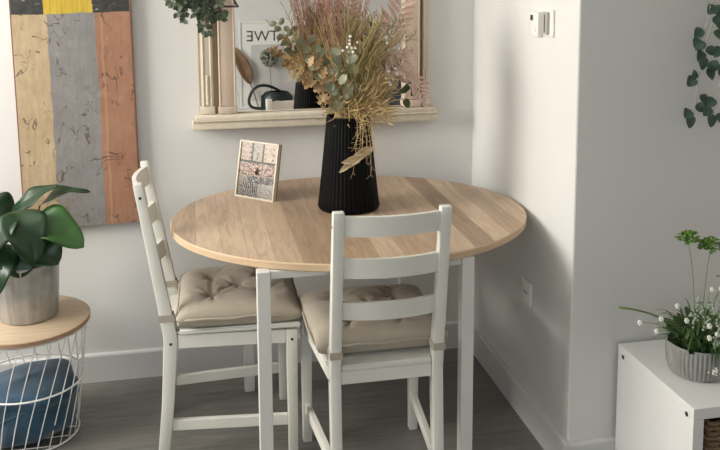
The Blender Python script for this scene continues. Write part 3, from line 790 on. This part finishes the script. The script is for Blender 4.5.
lf(P_(24, 207, -.02), P_(44, 252, -.13), .150, (.25, -.70, .75), .035, 'bigleaf', (.0, -.01, .165))
lf(P_(40, 216, .0), P_(88, 243, -.07), .135, (.15, -.72, .7), .022, 'midleaf', (.01, .0, .165))
lf(P_(44, 207, .03), P_(93, 195, .02), .085, (-.1, -.12, 1), .022, 'bigleaf', (.02, .01, .165), 'oval')
lf(P_(18, 213, .03), P_(64, 187, .03), .085, (-.35, -.42, .85), .012, 'bigleaf', (.0, .02, .165))
lf(P_(17, 236, -.06), P_(7, 280, -.14), .105, (-.1, -.9, .35), .02, 'bigleaf', (-.02, -.02, .165))
lf(P_(38, 236, -.03), P_(64, 257, -.085), .150, (.1, -.75, .6), .02, 'bigleaf', (.0, -.03, .165))
lf(P_(20, 213, -.03), P_(2, 246, -.13), .125, (-.25, -.75, .7), .03, 'bigleaf', (-.03, .0, .165))
lf(P_(15, 215, .05), P_(-12, 200, .06), .10, (.1, -.6, .8), .02, 'bigleaf', (-.02, .03, .165))
lf(P_(44, 228, .05), P_(62, 246, .07), .13, (.3, -.7, .6), .02, 'bigleaf', (.02, .04, .165))
lf(P_(5, 240, -.02), P_(-12, 258, -.06), .1, (-.3, -.6, .6), .02, 'bigleaf', (-.04, -.01, .165))
lf(P_(27, 240, -.05), P_(30, 266, -.105), .15, (0, -.9, .4), .02, 'bigleaf', (0, -.04, .165))

# ------------------------------------------------------------------ things on the right wall
th = thing('thermostat', 'small white box with dark display mounted high on the right wall', 'thermostat', (XC, -.662, 1.413))
hs = MB().box((-.020, -.036, -.040), (-.0005, .036, .040), .004).build('housing', M['plastic'], th, smooth=True)
MB().box((-.0212, .004, .012), (-.0203, .024, .030)).build('display', M['dark'], hs)
MB().disc((-.0203, -.012, -.016), (-1, 0, 0), .008, .002, 20).build('dial', M['plastic'], hs)
sw = thing('switch_plate', 'narrow grey switch plate right beside the white thermostat box', 'switch', (XC, -.752, 1.421))
MB().box((-.008, -.036, -.043), (-.0005, .036, .043), .002).build('plate', M['plastic'], sw)
MB().box((-.018, -.012, -.036), (-.0085, .030, .036), .002).build('rocker', M['plasticgrey'], sw)
MB().box((-.0195, .002, -.028), (-.0182, .006, .028)).build('slot', M['dark'], sw)
so = thing('wall_socket', 'white wall socket low on the right wall beneath the table', 'socket', (XC, -.615, .474))
MB().box((-.009, -.042, -.042), (-.0005, .042, .042), .003).build('plate', M['plastic'], so, smooth=True)
MB().disc((-.0092, 0, 0), (-1, 0, 0), .021, .0006, 28).build('recess', M['plastic'], so)
MB().disc((-.0099, 0.009, 0), (-1, 0, 0), .0045, .0005, 12).disc((-.0099, -.009, 0), (-1, 0, 0), .0045, .0005, 12).build('pin_hole', M['dark'], so)

# ------------------------------------------------------------------ white cube shelf, basket and flower pot
cx0, cx1, cy0, cy1, chh = 1.288, 2.10, -1.385, -.974, .43
cu = thing('cube_shelf', 'low white cube shelf unit standing against the side wall', 'shelf', (cx0, cy0, 0))
W_, D_ = cx1-cx0, cy1-cy0; th_ = .032
MB().box((0, 0, chh-th_), (W_, D_, chh), .0015).build('top_panel', M['shelfwhite'], cu)
sp1 = MB().box((0, 0, 0), (th_, D_, chh-th_-.0004), .0015).build('side_panel', M['shelfwhite'], cu)
MB().box((W_-th_, 0, 0), (W_, D_, chh-th_-.0004), .0015).build('side_panel', M['shelfwhite'], cu)
MB().box((th_+.0004, 0, 0), (W_-th_-.0004, D_-.012, th_), .0015).build('bottom_panel', M['shelfwhite'], cu)
MB().box((W_/2-.008, .001, th_+.0004), (W_/2+.008, D_-.012, chh-th_-.0004), .001).build('divider', M['shelfwhite'], cu)
MB().box((th_+.0004, D_-.0115, .001), (W_-th_-.0004, D_-.004, chh-th_-.0004)).build('back_panel', M['shelfwhite'], cu)
for y in (.032, D_-.032): MB().disc((-.0001, y, chh-.030), (-1, 0, 0), .0068, .0012, 16).build('bolt_hole', M['dark'], sp1)
bk = thing('basket', 'brown woven basket inside the white cube shelf', 'basket', (cx0+.06, cy0+.02, th_+.0008))
m = MB(); BW, BD, BH = .30, .35, .345
for k in range(23):
    z = .007 + k*.0148; ins = .006*math.sin(k*PI)
    pts = []
    for (ax, ay, bx_, by_) in ((0, 0, BW, 0), (BW, 0, BW, BD), (BW, BD, 0, BD), (0, BD, 0, 0)):
        for i in range(18):
            q = i/18; off = .004*math.sin(q*18*PI/1.5 + k*PI)
            nx_, ny_ = (by_-ay), -(bx_-ax); ln = math.hypot(nx_, ny_)
            pts.append((.008 + (ax + (bx_-ax)*q)*.95 + nx_/ln*off, .008 + (ay + (by_-ay)*q)*.95 + ny_/ln*off, z))
    m.tube(pts, .0072, 6, closed=True)
m.build('weave', M['rattan'], bk, smooth='all')
MB().box((.012, .012, .002), (BW-.012, BD-.012, .010)).build('base', M['rattan'], bk)

FX, FY, FZ = 1.422, -1.190, chh+.0008
fp = thing('flower_pot', 'ribbed grey pot of white flowers and grass on the white cube shelf', 'flower pot', (FX, FY, FZ))
pr_ = [(.068, 0, 0), (.076, .002, 0)]
for i in range(0, 9):
    q = i/8; pr_.append((.079 + .0095*math.sin(min(1, q*1.6)*PI/2), .006 + .080*q, .0017 if 0 < i < 8 else .0006))
pr_ += [(.0880, .092, 0), (.0845, .093, 0), (.081, .086, 0), (.070, .012, 0)]
MB().lathe(pr_, 46*6, flute=46).build('pot', M['stoneware'], fp, smooth='all')
MB().lathe([(.0, .074), (.04, .076), (.077, .072)], 32, caps=(False, False)).build('soil', M['soil'], fp)
rf = random.Random(5)
m = MB()
for k in range(95):
    a = rf.uniform(0, 2*PI); r0 = .06*math.sqrt(rf.random()); s0 = Vector((r0*math.cos(a), r0*math.sin(a), .078))
    ln = rf.uniform(.05, .13); out = rf.uniform(.03, .10); e = s0 + Vector((math.cos(a)*out, math.sin(a)*out, ln*rf.uniform(.2, .85)))
    pts = bez(s0, s0 + Vector((math.cos(a)*out*.25, math.sin(a)*out*.25, ln)), e, 7)
    w = rf.uniform(.005, .010); rows = []
    for i, p in enumerate(pts):
        ww = w*(1 - (i/7)**2)*.5 + .0003; sd = Vector((-math.sin(a), math.cos(a), 0)); rows.append([p - sd*ww, p + Vector((0, 0, -.001)), p + sd*ww])
    m.loft(rows, cap=False, closed=False)
tag(m.build('grass_blades', M['grassblade'], fp, smooth='all'), kind='stuff')
m = MB()
for k in range(90):
    a = rf.uniform(0, 2*PI); r0 = .075*math.sqrt(rf.random()); p = Vector((r0*math.cos(a), r0*math.sin(a), .085 + rf.uniform(0, .085)*(1 - r0*6)))
    d = Vector((math.cos(a)*rf.uniform(.2, 1), math.sin(a)*rf.uniform(.2, 1), rf.uniform(-.2, .9))).normalized()*rf.uniform(.025, .045)
    m.leaf(p, p+d, .020, nrm=(rf.uniform(-.6, .6), -.6, .8), n=5, m=1, shape='oval')
m.build('foliage', M['twigleaf'], fp, smooth='all')
def flower_stem(px, pz, py, kind):
    if kind != 'umbel': py -= .028; pz += .012
    e = Vector((px, py, pz)); s0 = Vector((px*.25, py*.25, .08)); m = MB(); m.tube(bez(s0, Vector((px*.45, py*.45, pz*.75 + .03)), e, 10), .0013, 5, r1=.0009)
    so_ = m.build('stem', M['palestem'], fp); f = MB()
    if kind == 'white':
        for q in range(6):
            a = q*PI/3; f.ball(e + Vector((.0042*math.cos(a), -.002 + .0025*math.sin(a), .0042*math.sin(a))), .0036, 8)
        f.ball(e + Vector((0, -.003, 0)), .0034, 8)
        f.build('blossom', M['white'], fp, smooth='all')
    elif kind == 'bud':
        for q in range(14):
            f.ball(e + Vector((rf.gauss(0, .006), rf.gauss(0, .005), rf.gauss(0, .009))), .0038, 6)
        f.build('bud', M['greybud'], fp, smooth='all')
    else:
        for q in range(60):
            a = rf.uniform(0, 2*PI); rr = .034*math.sqrt(rf.random()); h = .026 - rr*rr*17 + rf.uniform(-.012, .006); p = e + Vector((rr*math.cos(a), rr*math.sin(a), h)); f.tube([e, p], .0007, 4)
            for w in range(5):
                p2 = p + Vector((rf.uniform(-.008, .008), rf.uniform(-.008, .008), rf.uniform(-.003, .006))); f.leaf(p, p2 + Vector((0, 0, .003)), .0075, nrm=(0, -.3, 1), n=3, m=1)
        f.build('umbel', M['lime'], fp, smooth='all')
for (x, z, y) in ((-.028, .165, -.060), (.022, .160, -.065), (.010, .195, .0), (-.012, .145, -.075), (.052, .180, -.03), (.030, .235, .02), (.066, .230, .03), (-.073, .168, -.02), (-.085, .200, .01), (.045, .205, -.05), (-.04, .14, -.08)):
    flower_stem(x, z, y, 'white')
for (x, z, y) in ((-.035, .19, -.03), (.0, .17, -.07), (.015, .135, -.085), (.035, .19, -.02), (-.03, .165, -.05), (.02, .165, -.06), (.06, .2, -.02), (.0, .205, -.02), (-.05, .175, -.03), (.03, .14, -.08), (-.01, .15, -.085), (.06, .165, -.05), (-.022, .205, .0), (.045, .15, -.07), (-.015, .125, -.08)): flower_stem(x, z, y, 'bud')
flower_stem(-.036, .385, .02, 'umbel'); flower_stem(.032, .362, .01, 'umbel'); flower_stem(.09, .28, .0, 'umbel')
for (x, z, y) in ((-.205, .165, -.0), (-.165, .145, -.02), (-.14, .17, .0)):
    flower_stem(x, z, y, 'white')
MB().tube(bez((-.02, 0, .08), (-.09, 0, .185), (-.25, .005, .212), 12), .0022, 6, r1=.0032).build('twig', M['palestem'], fp, smooth='all')
# drooping white blossom over the rim
m = MB()
for dx in (-.010, .002, .010):
    pts = bez((dx, -.05, .085), (dx*1.3 - .01, -.108, .155), (dx*.8 - .018, -.105, .055), 9); rows = []
    for i, p in enumerate(pts): ww = .004*(1 - (i/9)**3); rows.append([p + Vector((-ww, 0, 0)), p + Vector((0, -.001, 0)), p + Vector((ww, 0, 0))])
    m.loft(rows, cap=False, closed=False)
m.build('drooping_blade', M['midleaf'], fp, smooth='all')
f = MB(); e = Vector((-.018, -.108, .050))
for q in range(18): f.ball(e + Vector((rf.gauss(0, .007), rf.gauss(0, .002), rf.gauss(0, .005))), .0028, 6)
f.build('blossom', M['white'], fp, smooth='all')

# ------------------------------------------------------------------ hanging ivy in front of the side wall
IX, IY, IZ = 1.60, -1.03, 1.66; IDX = -.045
iv = thing('hanging_ivy', 'trailing ivy with dark round leaves hanging on the side wall', 'hanging plant', (IX, IY, IZ))
MB().lathe([(.045, 0), (.055, .003), (.068, .10), (.064, .10), (.05, .01)], 36).build('pot', M['shelfwhite'], iv, smooth=True)
MB().box((-.09, -.072, -.021), (.09, .071, -.001), .002).build('bracket_shelf', M['shelfwhite'], iv)
MB().lathe([(.0, .085), (.062, .085)], 24, caps=(False, False)).build('soil', M['soil'], iv)
ri = random.Random(31)
strands = [[(1.585, 1.50), (1.552, 1.40), (1.545, 1.36), (1.548, 1.31), (1.525, 1.27), (1.520, 1.20), (1.505, 1.155)],
           [(1.56, 1.55), (1.545, 1.45), (1.53, 1.40), (1.535, 1.33)],
           [(1.62, 1.55), (1.60, 1.42), (1.595, 1.33), (1.585, 1.25), (1.572, 1.18), (1.560, 1.16)],
           [(1.66, 1.55), (1.65, 1.40), (1.66, 1.30), (1.64, 1.2)]]
for sidx, sp_ in enumerate(strands):
    y_ = -1.035 - .012*sidx
    pts = [Vector((0, -.03, .095)), Vector((sp_[0][0]-IX, -.095, .09))] + [Vector((x-IX+IDX, y_-IY + ri.uniform(-.006, .006), z-IZ)) for x, z in sp_]
    pts[1].y = -.10
    s = MB(); s.tube(pts, .0017, 5, r1=.0011)
    f = MB()
    for i in range(2, len(pts)-1):
        for q in range(2):
            p = pts[i].lerp(pts[i+1], q/2 + .1 + ri.uniform(0, .15)); side = 1 if (i*3+q) % 2 else -1
            d = Vector((side*ri.uniform(.5, 1), ri.uniform(-.35, .05), ri.uniform(-.5, .45))).normalized(); e = p + d*ri.uniform(.014, .026)
            s.tube([p, (p+e)/2 + Vector((0, 0, .004)), e], .0009, 4)
            t_ = (d*.5 + Vector((side*.2, -.1, -1))).normalized()*ri.uniform(.030, .040)
            f.leaf(e - t_*.15, e + t_*.85, ri.uniform(.030, .038), nrm=(ri.uniform(-.35, .35), -1, ri.uniform(-.1, .5)), fold=.12, n=8, m=2, shape='heart', sag=.003)
    if sidx < 3:
        p = pts[-1]; f.leaf(p + Vector((0, 0, .004)), p + Vector((-.004, -.006, -.036)), .034, nrm=(.1, -1, .2), n=8, m=2, shape='heart')
    s.build('vine', M['ivystem'], iv, smooth='all'); f.build('foliage', M['ivy'], iv, smooth='all')

# ------------------------------------------------------------------ the far side of the room, seen in the mirror
sb = thing('sideboard', 'low white sideboard opposite the mirror, seen in its reflection', 'sideboard', (.2, YF+.02, 0))
MB().box((0, 0, .05), (1.9, .38, .415), .003).build('body', M['shelfwhite'], sb)
MB().box((-.01, -.0, .4155), (1.91, .395, .435), .003).build('top', M['shelfwhite'], sb)
for x in (.08, 1.82):
    for y in (.05, .33): MB().box((x-.02, y-.02, 0), (x+.02, y+.02, .0495), .002).build('leg', M['shelfwhite'], sb)
for k in range(3):
    d = MB().box((.01 + k*.63, .3805, .06), (.01 + k*.63 + .62, .397, .405), .003).build('door', M['shelfwhite'], sb)
    MB().disc((.01 + k*.63 + .56, .3975, .33), (0, 1, 0), .012, .02, 16).build('knob', M['plasticgrey'], d)
ps = thing('poster', 'white framed lettered poster behind the watering can, seen in the mirror', 'poster', (.395, YF+.032, .4365))
PWd, PHt = .56, .73
m = MB(); e_ = .018
m.box((0, -.010, 0), (e_, .012, PHt), .002); m.box((PWd-e_, -.010, 0), (PWd, .012, PHt), .002); m.box((e_, -.010, 0), (PWd-e_, .012, e_), .002); m.box((e_, -.010, PHt-e_), (PWd-e_, .012, PHt), .002)
m.build('frame', M['shelfwhite'], ps)
sh = MB().box((e_, -.008, e_), (PWd-e_, .0, PHt-e_)).build('sheet', M['paper'], ps)
MB().box((.10, .0003, .06), (PWd-.06, .0012, PHt-.20)).build('printed_panel', M['posterpanel'], sh)
cu_ = bpy.data.curves.new('lettering', 'FONT'); cu_.body = 'TWE'; cu_.size = .125; cu_.extrude = .0006; cu_.align_x = 'RIGHT'
to = bpy.data.objects.new('lettering', cu_); col.objects.link(to)
bpy.context.view_layer.update(); dg = bpy.context.evaluated_depsgraph_get()
me = bpy.data.meshes.new_from_object(to.evaluated_get(dg)); bpy.data.objects.remove(to)
lo = bpy.data.objects.new('lettering', me); col.objects.link(lo); me.materials.clear(); me.materials.append(M['ink'])
lo.parent = sh; lo.rotation_euler = (PI/2, 0, PI); lo.location = (.062, .0012, PHt-.17)
# watering can
wc = thing('watering_can', 'dark green watering can on the sideboard, seen in the mirror', 'watering can', (.68, YF+.235, .4358))
b_ = MB().lathe([(.10, 0), (.112, .004), (.115, .03), (.112, .13), (.08, .165), (.07, .165), (.10, .12), (.105, .01)], 40)
bmesh.ops.scale(b_.bm, vec=(1.15, .75, 1), verts=b_.bm.verts[:])
b_.build('body', M['candarkgreen'], wc, smooth=True)
MB().tube(bez((-.11, 0, .03), (-.28, 0, .02), (-.20, 0, .17), 10) + bez((-.20, 0, .17), (-.13, 0, .27), (.03, 0, .165), 10)[1:], .012, 8).build('handle', M['candarkgreen'], wc, smooth='all')
MB().tube(bez((.12, 0, .04), (.18, 0, .07), (.21, 0, .17), 8), .015, 10, r1=.009).build('spout', M['candarkgreen'], wc, smooth='all')
gl_ = thing('globe_flower', 'dried globe flower in a glass bottle on sideboard, seen in the mirror', 'dried flower', (.655, YF+.12, .4358))
MB().lathe([(.035, 0), (.04, .003), (.04, .08), (.014, .12), (.014, .16), (.012, .16), (.012, .12), (.036, .08), (.036, .006)], 28).build('bottle', M['glass'], gl_, smooth=True)
MB().tube([(0, 0, .01), (-.008, 0, .2), (-.02, 0, .42)], .0035, 6).build('stem', M['palestem'], gl_)
m = MB(); rg = random.Random(4)
for k in range(160):
    d = Vector((rg.gauss(0, 1), rg.gauss(0, 1), rg.gauss(0, 1))).normalized(); c = Vector((-.02, 0, .43)); m.tube([c, c+d*.062], .0012, 4); m.ball(c + d*.068, .011, 6)
m.build('flower_head', M['globe'], gl_, smooth='all')
bl = thing('palm_leaf', 'brown dried palm leaf leaning beside the poster, seen in the mirror', 'dried leaf', (.555, YF+.08, .4358))
m = MB(); m.leaf((-.07, .0, .21), (-.205, -.03, .52), .11, nrm=(.2, 1, 0), sag=.02, fold=.2, n=14, m=3); m.build('blade', M['brownleaf'], bl, smooth='all', thick=.002)
MB().tube([(-.01, .01, .0), (-.05, 0, .15), (-.09, -.008, .25)], .005, 6).build('stem', M['brownleaf'], bl)
tr = thing('storage_box', 'small white box on the sideboard, seen in the mirror', 'box', (.82, YF+.33, .4358))
MB().box((-.06, -.04, 0), (.06, .04, .055), .003).build('body', M['plastic'], tr)
MB().box((-.062, -.042, .0555), (.062, .042, .066), .003).build('lid', M['plastic'], tr)
cd = thing('candle', 'cream pillar candle on the sideboard, seen in the mirror', 'candle', (.672, YF+.345, .4358))
MB().lathe([(.020, 0), (.022, .002), (.022, .10), (.018, .104), (.0, .101)], 24, caps=(True, False)).build('wax', M['cream'], cd, smooth=True)
MB().tube([(0, 0, .10), (.001, 0, .116)], .0012, 5).build('wick', M['dark'], cd)
dc = thing('cushion', 'dark navy cushion on the sideboard, seen at the right of the mirror', 'cushion', (1.72, YF+.20, .4358))
m = MB(); n = 24
for side in (1, -1):
    g = [[m.bm.verts.new(((-1+2*i/n)*.2, side*.07*(max(0, 1-abs(-1+2*i/n)**4)*max(0, 1-abs(-1+2*j/n)**4))**.5, .2 + (-1+2*j/n)*.2)) for j in range(n+1)] for i in range(n+1)]
    for i in range(n):
        for j in range(n): m.bm.faces.new((g[i][j], g[i+1][j], g[i+1][j+1], g[i][j+1]))
m.build('pad', M['darkblue'], dc, smooth='all')

# ------------------------------------------------------------------ light
def area(name, loc, rot, sx, sy, power, color):
    l = bpy.data.lights.new(name, 'AREA'); l.shape = 'RECTANGLE'; l.size = sx; l.size_y = sy; l.energy = power; l.color = color
    o = bpy.data.objects.new(name, l); col.objects.link(o); o.location = loc; o.rotation_euler = rot; return o
area('daylight_left', (XL+.02, (W1[0]+W1[1])/2, (W1[2]+W1[3])/2), (0, -PI/2, 0), W1[3]-W1[2], W1[1]-W1[0], 88, (1.0, .965, .905))
area('fill_front', ((W2[0]+W2[1])/2, YF+.02, (W2[2]+W2[3])/2), (PI/2, 0, 0), W2[1]-W2[0], W2[3]-W2[2], 11, (.78, .91, 1.0))  # added cool fill for camera-facing surfaces, placed at the unseen opening
w = bpy.data.worlds.new('daylight'); sc.world = w; w.use_nodes = True
w.node_tree.nodes['Background'].inputs[0].default_value = (.75, .85, 1, 1); w.node_tree.nodes['Background'].inputs[1].default_value = .6

# ------------------------------------------------------------------ camera
cam = bpy.data.cameras.new('camera'); co = bpy.data.objects.new('camera', cam); col.objects.link(co)
f_px, yaw, pitch, roll, pcy = 856.2, .1967, .1264, -.0052, 75.0
cy, sy, cp, sp = math.cos(yaw), math.sin(yaw), math.cos(pitch), math.sin(pitch)
r0 = Vector((cy, -sy, 0)); f0 = Vector((sy, cy, 0)); u0 = Vector((0, 0, 1))
fw = f0*cp - u0*sp; up = u0*cp + f0*sp; cr, sr = math.cos(roll), math.sin(roll)
rv = r0*cr + up*sr; uv = up*cr - r0*sr
mat = Matrix(((rv.x, uv.x, -fw.x), (rv.y, uv.y, -fw.y), (rv.z, uv.z, -fw.z))).to_4x4()
mat.translation = (0, -3.32, 1.6057); co.matrix_world = mat
cam.sensor_fit = 'HORIZONTAL'; cam.sensor_width = 36; cam.lens = f_px/720*36
cam.shift_x = 0; cam.shift_y = -(225 - pcy)/720; cam.clip_start = .02
sc.camera = co
vs = sc.view_settings; vs.view_transform = 'Standard'; vs.look = 'None'; vs.gamma = 1; vs.use_curve_mapping = False; vs.exposure = 0.31
